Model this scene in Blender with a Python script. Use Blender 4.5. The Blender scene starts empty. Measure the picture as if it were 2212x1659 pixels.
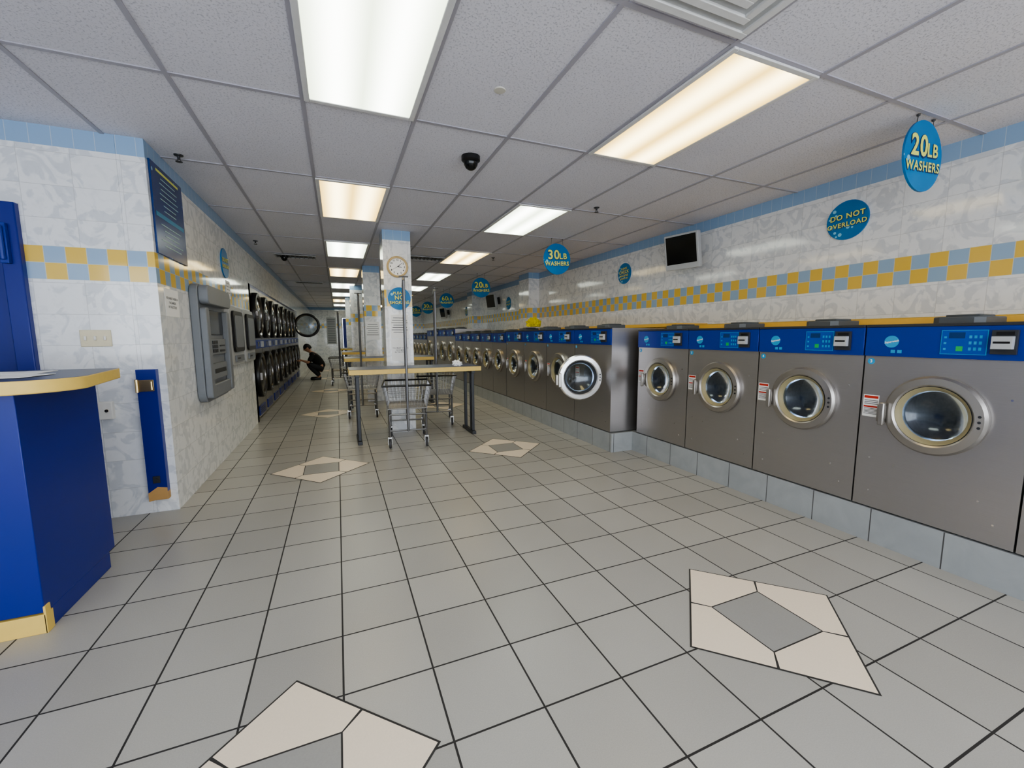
import bpy, bmesh, math, random
from mathutils import Matrix, Vector
random.seed(4)
SC=bpy.context.scene; COL=SC.collection
H=2.554; TS=.3147
# ---------------------------------------------------------------- materials
def newmat(name):
    m=bpy.data.materials.new(name); m.use_nodes=True
    return m,m.node_tree,m.node_tree.nodes['Principled BSDF']
def lin(c):
    return tuple((x/255/12.92 if x/255<=.04045 else ((x/255+.055)/1.055)**2.4) for x in c)+(1,)
def P(name,c,rough=.5,metal=0,coat=0,var=.06,scale=30,bump=0,spec=.5):
    m,t,b=newmat(name)
    n=t.nodes.new('ShaderNodeTexNoise'); n.inputs['Scale'].default_value=scale; n.inputs['Detail'].default_value=3
    tc=t.nodes.new('ShaderNodeTexCoord'); t.links.new(tc.outputs['Object'],n.inputs['Vector'])
    mx=t.nodes.new('ShaderNodeMix'); mx.data_type='RGBA'
    L=lin(c); mx.inputs[6].default_value=tuple(x*(1-var) for x in L[:3])+(1,); mx.inputs[7].default_value=tuple(min(1,x*(1+var)) for x in L[:3])+(1,)
    t.links.new(n.outputs[0],mx.inputs[0]); t.links.new(mx.outputs[2],b.inputs['Base Color'])
    b.inputs['Roughness'].default_value=rough; b.inputs['Metallic'].default_value=metal
    b.inputs['Coat Weight'].default_value=coat; b.inputs['Specular IOR Level'].default_value=spec
    if bump:
        bp=t.nodes.new('ShaderNodeBump'); bp.inputs['Strength'].default_value=bump; bp.inputs['Distance'].default_value=.002
        t.links.new(n.outputs[0],bp.inputs['Height']); t.links.new(bp.outputs[0],b.inputs['Normal'])
    return m
class NT:
    def __init__(s,t): s.t=t
    def put(s,inp,v):
        if isinstance(v,(int,float)): inp.default_value=v
        elif isinstance(v,tuple): inp.default_value=v
        else: s.t.links.new(v,inp)
    def m(s,op,a,b=0,c=0):
        n=s.t.nodes.new('ShaderNodeMath'); n.operation=op
        s.put(n.inputs[0],a); s.put(n.inputs[1],b); s.put(n.inputs[2],c); return n.outputs[0]
    def mix(s,f,a,b):
        n=s.t.nodes.new('ShaderNodeMix'); n.data_type='RGBA'; s.put(n.inputs[0],f); s.put(n.inputs[6],a); s.put(n.inputs[7],b); return n.outputs[2]
    def pos(s):
        g=s.t.nodes.new('ShaderNodeNewGeometry'); x=s.t.nodes.new('ShaderNodeSeparateXYZ'); s.t.links.new(g.outputs['Position'],x.inputs[0]); return x.outputs[0],x.outputs[1],x.outputs[2]
    def comb(s,x,y,z):
        n=s.t.nodes.new('ShaderNodeCombineXYZ'); s.put(n.inputs[0],x);s.put(n.inputs[1],y);s.put(n.inputs[2],z); return n.outputs[0]
    def noise(s,vec,scale,detail=2,dist=0,rough=.5):
        n=s.t.nodes.new('ShaderNodeTexNoise'); s.put(n.inputs['Vector'],vec); n.inputs['Scale'].default_value=scale; n.inputs['Detail'].default_value=detail; n.inputs['Distortion'].default_value=dist; n.inputs['Roughness'].default_value=rough; return n.outputs[0]
    def wn(s,vec):
        n=s.t.nodes.new('ShaderNodeTexWhiteNoise'); n.noise_dimensions='3D'; s.put(n.inputs['Vector'],vec); return n.outputs['Value']
    def joint(s,u,size,w):
        fr=s.m('FRACT',s.m('DIVIDE',u,size)); d=s.m('ABSOLUTE',s.m('SUBTRACT',fr,.5)); return s.m('GREATER_THAN',d,.5-w/size/2)
    def ss(s,v,a,b):
        n=s.t.nodes.new('ShaderNodeMapRange'); n.interpolation_type='SMOOTHSTEP'; s.put(n.inputs[0],v); n.inputs[1].default_value=a; n.inputs[2].default_value=b; return n.outputs[0]
def wall_material():
    m,t,b=newmat('marbled_wall_tile'); N=NT(t); x,y,z=N.pos()
    u=N.m('ADD',N.m('ADD',x,y),100.0)
    TW,TH=.25,.2
    iu=N.m('FLOOR',N.m('DIVIDE',u,TW)); iz=N.m('FLOOR',N.m('DIVIDE',z,TH))
    r=N.wn(N.comb(iu,iz,0.0))
    v=N.comb(N.m('ADD',u,N.m('MULTIPLY',r,37.0)),N.m('MULTIPLY',r,11.0),z)
    n1=N.noise(v,6.0,3,1.8); n2=N.noise(v,14,2,1.0)
    f=N.ss(n1,.49,.58); f=N.m('MULTIPLY',f,.42); f=N.m('ADD',f,N.m('MULTIPLY',N.ss(n2,.5,.75),.16))
    base=N.mix(f,lin((236,237,238)),lin((184,190,198)))
    j=N.m('MAXIMUM',N.joint(u,TW,.004),N.joint(z,TH,.004))
    base=N.mix(N.m('MULTIPLY',j,.4),base,lin((172,172,172)))
    S=.104
    par=N.m('MODULO',N.m('ADD',N.m('FLOOR',N.m('DIVIDE',u,S)),N.m('FLOOR',N.m('DIVIDE',N.m('SUBTRACT',z,1.62),S))),2.0)
    chk=N.mix(par,lin((156,182,208)),lin((230,194,92)))
    j2=N.m('MAXIMUM',N.joint(u,S,.004),N.joint(N.m('SUBTRACT',z,1.62),S,.004))
    chk=N.mix(N.m('MULTIPLY',j2,.6),chk,lin((215,215,205)))
    inb=N.m('MULTIPLY',N.m('GREATER_THAN',z,1.62),N.m('LESS_THAN',z,1.828))
    base=N.mix(inb,base,chk)
    blue=N.mix(N.m('MULTIPLY',N.joint(u,S,.004),.5),lin((148,178,210)),lin((210,215,218)))
    base=N.mix(N.m('GREATER_THAN',z,2.435),base,blue)
    t.links.new(base,b.inputs['Base Color']); b.inputs['Roughness'].default_value=.08; b.inputs['Specular IOR Level'].default_value=.6
    bp=t.nodes.new('ShaderNodeBump'); bp.inputs['Strength'].default_value=.2; bp.inputs['Distance'].default_value=.002
    wav=N.noise(N.comb(u,0.0,z),4,1)
    hgt=N.m('ADD',N.m('MULTIPLY',N.m('MAXIMUM',j,j2),-.5),N.m('MULTIPLY',wav,1.2))
    t.links.new(hgt,bp.inputs['Height']); t.links.new(bp.outputs[0],b.inputs['Normal'])
    return m
def floor_material():
    m,t,b=newmat('grey_floor_tile'); N=NT(t); x,y,z=N.pos()
    u=N.m('ADD',x,-.0744+TS*40); v=N.m('ADD',y,.0417+TS*40)
    iu=N.m('FLOOR',N.m('DIVIDE',u,TS)); iv=N.m('FLOOR',N.m('DIVIDE',v,TS))
    r=N.wn(N.comb(iu,iv,0.0)); sp=N.noise(N.comb(x,y,0.0),240,2,0,.7); bl=N.noise(N.comb(x,y,0.0),1.2,3)
    f=N.m('ADD',N.m('MULTIPLY',r,.35),N.m('ADD',N.m('MULTIPLY',sp,.6),N.m('MULTIPLY',bl,.4)))
    c=N.mix(f,lin((146,143,137)),lin((184,181,174)))
    j=N.m('MAXIMUM',N.joint(u,TS,.007),N.joint(v,TS,.007))
    c=N.mix(j,c,lin((48,46,45)))
    t.links.new(c,b.inputs['Base Color'])
    t.links.new(N.m('ADD',N.m('MULTIPLY',j,.4),N.m('ADD',.24,N.m('MULTIPLY',bl,.16))),b.inputs['Roughness'])
    bp=t.nodes.new('ShaderNodeBump'); bp.inputs['Strength'].default_value=.3; bp.inputs['Distance'].default_value=.002
    t.links.new(N.m('SUBTRACT',N.m('MULTIPLY',sp,.25),j),bp.inputs['Height']); t.links.new(bp.outputs[0],b.inputs['Normal'])
    return m
def plinth_material():
    m,t,b=newmat('plinth_tile'); N=NT(t); x,y,z=N.pos()
    u=N.m('ADD',N.m('ADD',x,y),100.03)
    n=N.noise(N.comb(u,0.0,z),7,4,.8)
    c=N.mix(n,lin((146,150,152)),lin((176,180,181))); c=N.mix(N.joint(u,.33,.006),c,lin((80,80,80)))
    t.links.new(c,b.inputs['Base Color']); b.inputs['Roughness'].default_value=.3
    return m
def ceiling_material():
    m,t,b=newmat('acoustic_ceiling_tile'); N=NT(t); x,y,z=N.pos()
    v=N.comb(x,y,0.0); n=N.noise(v,95,3,.3,.7); k=N.ss(n,.54,.64); bl=N.noise(v,1.5,2)
    c=N.mix(N.m('MULTIPLY',k,.45),N.mix(bl,lin((220,219,228)),lin((230,229,237))),lin((152,151,164)))
    t.links.new(c,b.inputs['Base Color']); b.inputs['Roughness'].default_value=.9
    bp=t.nodes.new('ShaderNodeBump'); bp.inputs['Strength'].default_value=.5; bp.inputs['Distance'].default_value=.003
    t.links.new(N.m('SUBTRACT',1.0,k),bp.inputs['Height']); t.links.new(bp.outputs[0],b.inputs['Normal'])
    return m
def steel_material(name,c,rough,metal=1.0):
    m,t,b=newmat(name); N=NT(t)
    tc=t.nodes.new('ShaderNodeTexCoord'); mp=t.nodes.new('ShaderNodeMapping'); t.links.new(tc.outputs['Object'],mp.inputs[0])
    mp.inputs['Scale'].default_value=(1,1,140)
    n=N.noise(mp.outputs[0],6,3); bl=N.noise(tc.outputs['Object'],2.5,2)
    L=lin(c); cc=N.mix(n,tuple(q*.9 for q in L[:3])+(1,),tuple(min(1,q*1.08) for q in L[:3])+(1,))
    t.links.new(cc,b.inputs['Base Color']); b.inputs['Metallic'].default_value=metal
    t.links.new(N.m('ADD',rough,N.m('ADD',N.m('MULTIPLY',n,.08),N.m('MULTIPLY',bl,.06))),b.inputs['Roughness'])
    return m
def glass_material(name,tint,refl=.12):
    m,t,b=newmat(name); t.nodes.remove(b)
    o=[n for n in t.nodes if n.type=='OUTPUT_MATERIAL'][0]
    tr=t.nodes.new('ShaderNodeBsdfTransparent'); tr.inputs[0].default_value=lin(tint)
    gl=t.nodes.new('ShaderNodeBsdfGlossy'); gl.inputs['Roughness'].default_value=.14; gl.inputs['Color'].default_value=(.85,.92,1,1)
    lw=t.nodes.new('ShaderNodeLayerWeight'); lw.inputs[0].default_value=.25
    N=NT(t); f=N.m('ADD',lw.outputs['Fresnel'],refl)
    mx=t.nodes.new('ShaderNodeMixShader'); t.links.new(f,mx.inputs[0]); t.links.new(tr.outputs[0],mx.inputs[1]); t.links.new(gl.outputs[0],mx.inputs[2]); t.links.new(mx.outputs[0],o.inputs[0])
    return m
def bubble_material(name,c1,c2,bub,scale,rough=.4,rmax=.24):
    m,t,b=newmat(name); N=NT(t)
    tc=t.nodes.new('ShaderNodeTexCoord'); vo=t.nodes.new('ShaderNodeTexVoronoi'); vo.inputs['Scale'].default_value=scale
    t.links.new(tc.outputs['Object'],vo.inputs['Vector'])
    sc=t.nodes.new('ShaderNodeSeparateColor'); t.links.new(vo.outputs['Color'],sc.inputs[0])
    rad=N.m('MULTIPLY',N.m('GREATER_THAN',sc.outputs[0],.3),N.m('ADD',.08,N.m('MULTIPLY',sc.outputs[1],rmax)))
    inside=N.m('LESS_THAN',vo.outputs['Distance'],rad)
    n=N.noise(tc.outputs['Object'],5,2)
    c=N.mix(n,lin(c1),lin(c2)); c=N.mix(N.m('MULTIPLY',inside,.8),c,lin(bub))
    t.links.new(c,b.inputs['Base Color']); b.inputs['Roughness'].default_value=rough
    return m
def panel_light_material(name,c1,c2,s1,s2):
    m,t,b=newmat(name); t.nodes.remove(b); N=NT(t)
    o=[n for n in t.nodes if n.type=='OUTPUT_MATERIAL'][0]
    tc=t.nodes.new('ShaderNodeTexCoord'); sx=t.nodes.new('ShaderNodeSeparateXYZ'); t.links.new(tc.outputs['Object'],sx.inputs[0])
    d=N.m('ABSOLUTE',N.m('SUBTRACT',N.m('ABSOLUTE',sx.outputs[0]),.13))
    f=N.m('SUBTRACT',1.0,N.ss(d,.0,.15))
    e=t.nodes.new('ShaderNodeEmission')
    t.links.new(N.mix(f,lin(c2),lin(c1)),e.inputs[0])
    t.links.new(N.m('ADD',s2,N.m('MULTIPLY',f,s1-s2)),e.inputs[1]); t.links.new(e.outputs[0],o.inputs[0])
    return m
WALL=wall_material(); FLOOR=floor_material(); PLINTH=plinth_material(); CEIL=ceiling_material()
STEEL=steel_material('brushed_steel',(186,183,182),.30,.95)
STEELK=steel_material('dryer_steel',(104,97,92),.16,1)
STEELD=P('drum_steel',(172,178,186),.4,.6,scale=60,var=.25)
CHROME=P('chrome',(214,214,214),.16,1,var=.03)
TRIM=P('dark_chrome_trim',(130,126,122),.2,1,var=.03)
SATIN=P('satin_chrome',(178,174,169),.34,.95,var=.03)
RINGW=P('polished_white_steel',(226,226,226),.25,.8,var=.02)
RACK=P('rack_chrome',(140,140,142),.3,1,var=.03)
GLASS=glass_material('washer_glass',(178,185,190),.07)
BLUEP=P('blue_panel_plastic',(10,50,146),.35,var=.05)
BLUEL=P('blue_laminate',(4,33,130),.35,var=.04,scale=3)
BLUED=P('blue_display',(22,78,174),.3)
LBLUE=P('light_blue_plastic',(50,156,208),.4)
WHITEP=P('white_plastic',(228,226,220),.4)
PLATE=P('almond_plastic',(222,212,182),.4)
WHITE=P('white_paper',(244,244,244),.7,var=.02)
RED=P('red_print',(190,50,40),.6)
INK=P('grey_ink',(100,100,106),.7)
LEDGE=P('yellow_laminate_edge',(226,194,108),.4)
YEL=P('yellow_laminate',(234,186,84),.4)
TOPD=P('dark_blue_laminate_top',(62,72,104),.35)
DARK=P('black_plastic',(22,22,24),.35)
DGREY=P('dark_grey_metal',(62,64,68),.4,.3)
MGREY=P('grey_plastic',(128,132,138),.45)
LID=P('lid_grey_plastic',(84,88,90),.4)
LGREY=P('light_grey_plastic',(182,184,186),.4)
RUBBER=P('rubber',(70,70,72),.7)
BEIGE=P('beige_gasket',(152,142,108),.5)
GREEN=P('green_button',(40,180,90),.4)
SCREEN=P('dark_screen',(10,12,13),.12)
DOORGL=P('dryer_dark_glass',(20,18,18),.14,var=.2)
BRASS=P('brass_metal',(190,170,130),.3,1)
WOOD=P('bare_wood',(190,150,95),.7)
TEAL=bubble_material('sign_teal_blue',(8,100,166),(22,130,190),(150,218,238),17,.4,.22)
YTXT=P('sign_yellow_print',(232,236,120),.4)
NAVY=P('navy_print',(12,56,110),.4)
POSTER=bubble_material('poster_navy',(12,34,92),(26,70,140),(150,190,220),9,.25,.22)
BAND=P('poster_band',(40,130,170),.4)
PTXT=P('poster_pale_print',(176,206,196),.4)
GRID=P('ceiling_grid_metal',(172,170,180),.5,var=.02)
FRAMEW=P('fixture_frame_white',(222,222,222),.5)
VENTM=P('vent_grey',(120,120,124),.5)
WIRE=P('zinc_wire',(176,176,178),.3,.8)
CREAM=P('cream_inlay_tile',(242,226,204),.35,var=.05,scale=200)
GREYT=P('grey_inlay_tile',(160,158,153),.35,var=.08,scale=200)
GROUT=P('dark_grout',(58,56,54),.8)
CLOTHY=P('yellow_cloth',(214,196,40),.8)
SKIN=P('skin',(196,150,122),.6); SHIRT=P('black_shirt',(20,20,22),.8); PANTS=P('dark_grey_trousers',(40,40,46),.8); HAIR=P('black_hair',(16,14,13),.6)
COOL=panel_light_material('cool_light_diffuser',(252,255,246),(226,238,210),6.5,3.4)
WARM=panel_light_material('warm_light_diffuser',(255,236,184),(244,206,120),5.4,2.6)
# ---------------------------------------------------------------- mesh builder
def basis(ax):
    ax=Vector(ax).normalized(); t=Vector((0,0,1)) if abs(ax.z)<.9 else Vector((1,0,0))
    a=ax.cross(t).normalized(); b=ax.cross(a).normalized(); return ax,a,b
class MB:
    def __init__(s): s.v=[];s.f=[];s.m=[]
    def poly(s,pts,m=0):
        i=len(s.v); s.v+= [Vector(p) for p in pts]; s.f.append(list(range(i,i+len(pts)))); s.m.append(m); return s
    def box(s,x0,x1,y0,y1,z0,z1,m=0):
        i=len(s.v); s.v+=[Vector((x,y,z)) for x in (x0,x1) for y in (y0,y1) for z in (z0,z1)]
        for q in ((0,1,3,2),(4,6,7,5),(0,4,5,1),(2,3,7,6),(0,2,6,4),(1,5,7,3)): s.f.append([i+k for k in q]); s.m.append(m)
        return s
    def lathe(s,c,ax,prof,m=0,n=32):
        ax,a,b=basis(ax); c=Vector(c); rings=[]
        for r,h in prof:
            if r<1e-6: rings.append([len(s.v)]); s.v.append(c+ax*h)
            else:
                i=len(s.v); rings.append(list(range(i,i+n)))
                for k in range(n):
                    t=2*math.pi*k/n; s.v.append(c+ax*h+a*(r*math.cos(t))+b*(r*math.sin(t)))
        for k in range(len(rings)-1):
            A,B=rings[k],rings[k+1]; mm=m[k] if isinstance(m,(list,tuple)) else m
            for q in range(n):
                w=(q+1)%n
                if len(A)==1 and len(B)==1: continue
                if len(A)==1: fc=[A[0],B[q],B[w]]
                elif len(B)==1: fc=[A[q],B[0],A[w]]
                else: fc=[A[q],B[q],B[w],A[w]]
                s.f.append(fc); s.m.append(mm)
        return s
    def disc(s,c,ax,r,m=0,n=24,th=0):
        return s.lathe(c,ax,[(0,th),(r,th)]+([(r,0)] if th else []),m,n)
    def tube(s,p,q,r,m=0,n=8):
        p=Vector(p);q=Vector(q);d=(q-p); return s.lathe(p,d,[(0,0),(r,0),(r,d.length),(0,d.length)],m,n)
    def path(s,pts,r,m=0,n=8,close=False):
        P_=list(pts)+([pts[0]] if close else [])
        for a,b in zip(P_[:-1],P_[1:]): s.tube(a,b,r,m,n)
        return s
    def ball(s,c,r,m=0,n=12,sz=1):
        return s.lathe(c,(0,0,1),[(r*math.sin(math.pi*k/8) if 0<k<8 else 0,-sz*r*math.cos(math.pi*k/8)) for k in range(9)],m,n)
    def prism(s,pts,z0,z1,m=0,mtop=None,mbot=None):
        n=len(pts); i=len(s.v); s.v+=[Vector((x,y,z0)) for x,y in pts]+[Vector((x,y,z1)) for x,y in pts]
        s.f.append(list(range(i,i+n))); s.m.append(m if mbot is None else mbot); s.f.append(list(range(i+n,i+2*n))); s.m.append(m if mtop is None else mtop)
        for k in range(n): s.f.append([i+k,i+(k+1)%n,i+n+(k+1)%n,i+n+k]); s.m.append(m)
        return s
    def add(s,me,mi,M=None):
        i=len(s.v); 
        for v in me.vertices: s.v.append((M@v.co) if M else v.co.copy())
        for p in me.polygons: s.f.append([i+k for k in p.vertices]); s.m.append(mi)
        return s
    def build(s,name,mats,parent=None,loc=(0,0,0),M=None,bevel=0,smooth=True,rotz=0):
        me=bpy.data.meshes.new(name)
        vs=[(M@v if M else v) for v in s.v]
        me.from_pydata([tuple(v) for v in vs],[],s.f)
        if not isinstance(mats,(list,tuple)): mats=[mats]
        for q in mats: me.materials.append(q)
        for p,q in zip(me.polygons,s.m): p.material_index=q
        bm=bmesh.new(); bm.from_mesh(me); bmesh.ops.recalc_face_normals(bm,faces=bm.faces); bm.to_mesh(me); bm.free()
        if smooth:
            for p in me.polygons: p.use_smooth=True
            me.set_sharp_from_angle(angle=math.radians(35))
        o=bpy.data.objects.new(name,me); COL.objects.link(o); o.location=loc; o.rotation_euler[2]=rotz
        if parent: o.parent=parent
        if bevel:
            b=o.modifiers.new('bevel','BEVEL'); b.width=bevel; b.segments=2; b.limit_method='ANGLE'; b.angle_limit=math.radians(50)
        return o
def thing(name,label,cat,loc=(0,0,0),rotz=0,group=None):
    e=bpy.data.objects.new(name,None); e.empty_display_size=.1; COL.objects.link(e); e.location=loc; e.rotation_euler[2]=rotz
    tag(e,label,cat,group); return e
def tag(o,label,cat,group=None):
    o["label"]=label; o["category"]=cat
    if group: o["group"]=group
    return o
def struct(o): o["kind"]="structure"; return o
def copy_thing(root,loc,label=None):
    def rec(o,par):
        n=o.copy(); COL.objects.link(n)
        if par: n.parent=par; n.matrix_parent_inverse=o.matrix_parent_inverse.copy()
        for c in list(o.children): rec(c,n)
        return n
    n=rec(root,None); n.location=loc
    if label: n["label"]=label
    return n
def frame(face):
    d={'-Y':((1,0,0),(0,0,1),(0,-1,0)),'-X':((0,-1,0),(0,0,1),(-1,0,0)),'+X':((0,1,0),(0,0,1),(1,0,0)),'+Z':((1,0,0),(0,1,0),(0,0,1))}[face]
    return Matrix((d[0],d[1],d[2])).transposed().to_4x4()
def textmesh(s,size,off=0,ls=1.0,shear=0,sp=1.0):
    c=bpy.data.curves.new('t','FONT'); c.body=s; c.size=size; c.align_x='CENTER'; c.align_y='CENTER'; c.offset=off; c.space_line=ls; c.resolution_u=3; c.shear=shear; c.space_character=sp
    o=bpy.data.objects.new('t',c); COL.objects.link(o); bpy.context.view_layer.update()
    me=bpy.data.meshes.new_from_object(o.evaluated_get(bpy.context.evaluated_depsgraph_get()))
    bpy.data.objects.remove(o); bpy.data.curves.remove(c); return me
def T(x,y,z,rz=0): return Matrix.Translation((x,y,z))@Matrix.Rotation(rz,4,'Z')
# ---------------------------------------------------------------- room shell
struct(MB().box(-1.16,-1.01,2.14,5.56,0,H).box(-1.16,-1.01,5.56,13.0,2.0,H).box(-1.8,-1.68,5.5,13.0,0,2.0).box(-1.68,-1.01,5.44,5.56,0,2.0).box(-1.8,-1.01,13.0,13.12,0,H).box(-1.16,-1.01,13.12,19.5,0,H).build('wall_left',WALL,smooth=False))
struct(MB().box(-1.66,-1.161,2.14,2.28,0,H).box(-2.5,-1.66,2.14,2.28,2.07,H).box(-3.4,-2.5,2.14,2.28,0,H).build('wall_left_front',WALL,smooth=False))
struct(MB().box(-3.5,-3.4,-3.3,2.28,0,H).build('wall_left_entry',WALL,smooth=False))
struct(MB().box(4.1,4.25,-3.3,19.6,0,H).box(3.86,4.1,6.6,7.1,1.3,H).box(3.86,4.1,10.6,11.1,1.3,H).build('wall_right',WALL,smooth=False))
struct(MB().box(-1.3,.36,19.5,19.65,0,H).box(.36,.82,19.5,19.65,2.08,H).box(.82,4.2,19.5,19.65,0,H).build('wall_back',WALL,smooth=False))
sf=MB().box(-3.5,4.2,-3.4,-3.3,0,.12).box(-3.5,4.2,-3.4,-3.3,2.45,H)
for x in (-3.45,-2.2,-.9,.1,1.1,2.4,4.1): sf.box(x-.03,x+.03,-3.4,-3.3,.12,2.45)
struct(sf.build('window_1',DGREY,smooth=False))
fl=MB().poly([(-3.5,-5.2,0),(4.3,-5.2,0),(4.3,19.7,0),(-3.5,19.7,0)],0)
a,b=.428,.150
for k in range(6):
    for cx in (-.083,1.80):
        cy=-.34+3.105*k
        fl.poly([(cx-a-.006,cy,.001),(cx,cy-a-.006,.001),(cx+a+.006,cy,.001),(cx,cy+a+.006,.001)],3)
        g=.003
        fl.poly([(cx-b+g,cy-b+g,.002),(cx+b-g,cy-b+g,.002),(cx+b-g,cy+b-g,.002),(cx-b+g,cy+b-g,.002)],2)
        h=a/2
        for r in range(4):
            c,s_=[(1,0),(0,1),(-1,0),(0,-1)][r]
            pts=[(a-.004,0),(h+.001,h-g-.003),(b+g,b-g*.2),(b+g,-b+g*.2),(h+.001,-h+g+.003)]
            fl.poly([(cx+p*c-q*s_,cy+p*s_+q*c,.002) for p,q in pts],1)
struct(fl.build('floor',[FLOOR,CREAM,GREYT,GROUT],smooth=False))
struct(MB().box(-3.5,4.25,-3.4,19.65,H,H+.1).build('ceiling',CEIL,smooth=False))
gr=MB()
i=-5
while i*.61<4.1:
    x=i*.61; y1=19.5 if x>-1.0 else 2.14
    gr.box(x-.012,x+.012,-3.3,y1,H-.006,H); i+=1
j=-2
while j*1.22<19.5:
    y=j*1.22; gr.box(-3.4 if y<2.14 else -1.01,4.1,y-.012,y+.012,H-.0055,H); j+=1
struct(gr.build('trim_1',GRID,smooth=False))
struct(MB().box(3.03,4.1,-3.3,2.12,0,.205).build('baseboard_right',PLINTH,smooth=False))
struct(MB().box(2.76,4.1,2.12,19.5,0,.205).build('baseboard_right_rear',PLINTH,smooth=False))
d=MB().box(-2.5,-1.66,2.17,2.23,0,2.07).box(-1.75,-1.66,2.10,2.17,0,2.07).box(-2.5,-1.75,2.12,2.17,1.98,2.07)
struct(d.build('door_1',BLUEL,bevel=.006))
struct(MB().box(.37,.81,19.52,19.6,0,2.07).box(.75,.77,19.46,19.52,1.0,1.15).build('door_2',BLUEL,bevel=.006))
cl=thing('door_hinge','blue painted metal hinge cover on the blue door','hinge',(-1.72,2.091,1.82))
MB().box(-.02,.02,-.02,.009,-.12,.12).tube((0,-.03,-.1),(0,-.03,.1),.012).build('hinge_plate',BLUEP,cl,bevel=.003)
# ---------------------------------------------------------------- columns
def column(x0,x1,y0,y1,lab):
    struct(MB().box(x0,x1,y0,y1,0,H).build('column',WALL,smooth=False))["label"]=lab
for q in ((.68,1.02,4.02,4.36),(.60,.90,6.9,7.22),(.46,.76,10.2,10.52),(.40,.7,13.6,13.92)): column(*q,'square white marbled tile column')
# ---------------------------------------------------------------- ceiling lights
def light(x,y,mat,label):
    t=thing('ceiling_light',label,'ceiling light',(x+.305,y+.61,H),group='recessed fluorescent ceiling panels')
    f=MB(); w,l=.298,.603
    f.box(-w,-w+.03,-l,l,-.018,-.0065).box(w-.03,w,-l,l,-.018,-.0065).box(-w+.03,w-.03,-l,-l+.03,-.018,-.0065).box(-w+.03,w-.03,l-.03,l,-.018,-.0065)
    f.build('light_frame',FRAMEW,t,bevel=.003)
    MB().box(-w+.03,w-.03,-l+.03,l-.03,-.014,-.0065).build('light_diffuser',mat,t,smooth=False)
for k in range(8):
    light(0,2.44*k,WARM if k in (1,3,6) else COOL,'glowing rectangular fluorescent ceiling panel, '+('warm white' if k in (1,3,6) else 'cool white'))
    light(1.83,2.44*k,WARM if k in(0,2,5) else COOL,'glowing rectangular fluorescent ceiling panel, '+('warm cream' if k in(0,2,5) else 'cool white'))
v=thing('air_diffuser','white square four-way air diffuser in the ceiling','air vent',(1.525,-.33,H))
f=MB()
for q in range(4):
    r=.29-.07*q
    for (x0,x1,y0,y1) in ((-r,r,-r,-r+.035),(-r,r,r-.035,r),(-r,-r+.035,-r+.035,r-.035),(r-.035,r,-r+.035,r-.035)): f.box(x0,x1,y0,y1,-.02-.003*q,-.0065)
f.build('louvre_frame',FRAMEW,v,bevel=.003)
MB().box(-.27,.27,-.27,.27,-.012,-.0066).build('vent_back',LGREY,v)
vt=None
for (x,y) in ((-.45,6.3),(1.55,5.7),(-.45,9.9),(1.55,9.6),(1.5,13.2)):
    if vt is None:
        vt=thing('ceiling_vent','grey slatted rectangular air vent in the ceiling','air vent',(x,y,H),group='slatted ceiling vents')
        f=MB().box(-.3,.3,-.15,-.13,-.02,-.0065).box(-.3,.3,.13,.15,-.02,-.0065).box(-.3,-.28,-.13,.13,-.02,-.0065).box(.28,.3,-.13,.13,-.02,-.0065)
        f.build('vent_frame',LGREY,vt,bevel=.002)
        g=MB().box(-.28,.28,-.13,.13,-.009,-.0066,1)
        for q in range(9): g.box(-.28+q*.065,-.265+q*.065,-.13,.13,-.02,-.009,0)
        g.build('vent_slats',[VENTM,DARK],vt)
    else: copy_thing(vt,(x,y,H))
def dome(x,y,s=1):
    t=thing('dome_camera','black dome security camera mounted on the ceiling','security camera',(x,y,H),group='dome cameras')
    MB().lathe((0,0,0),(0,0,-1),[(0,.0),(.068*s,.0),(.068*s,.03*s),(.055*s,.04*s),(0,.04*s)],0,24).build('camera_base',DARK,t)
    MB().lathe((0,0,0),(0,0,-1),[(.052*s,.041*s),(.05*s,.06*s),(.036*s,.083*s),(.018*s,.094*s),(0,.097*s)],0,24).build('camera_dome',SCREEN,t)
dome(1.08,1.60); dome(-.62,6.35,.9)
def sprink(x,y):
    t=thing('sprinkler','small metal fire sprinkler head under the ceiling','sprinkler',(x,y,H),group='ceiling sprinklers')
    MB().lathe((0,0,0),(0,0,-1),[(0,0),(.03,0),(.028,.006),(.01,.008),(.009,.03),(0,.03)],0,16).build('sprinkler_body',DGREY,t)
    MB().lathe((0,0,-.045),(0,0,-1),[(0,0),(.022,0),(.022,.003),(0,.003)],0,12).path([(.009,0,-.03),(.012,0,-.045)],.002).path([(-.009,0,-.03),(-.012,0,-.045)],.002).build('sprinkler_plate',DGREY,t)
for p in ((2.64,2.30),(-.88,2.36),(-.86,5.3),(2.6,5.3),(.9,9.0)): sprink(*p)
dt=MB().lathe((0,0,0),(0,0,-1),[(0,0),(.032,0),(.03,.005),(0,.007)],0,20).build('ceiling_sensor',P('sensor_grey',(205,202,192),.6),loc=(.98,.74,H)); tag(dt,'small flat pale round sensor on the ceiling tile','sensor')
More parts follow.
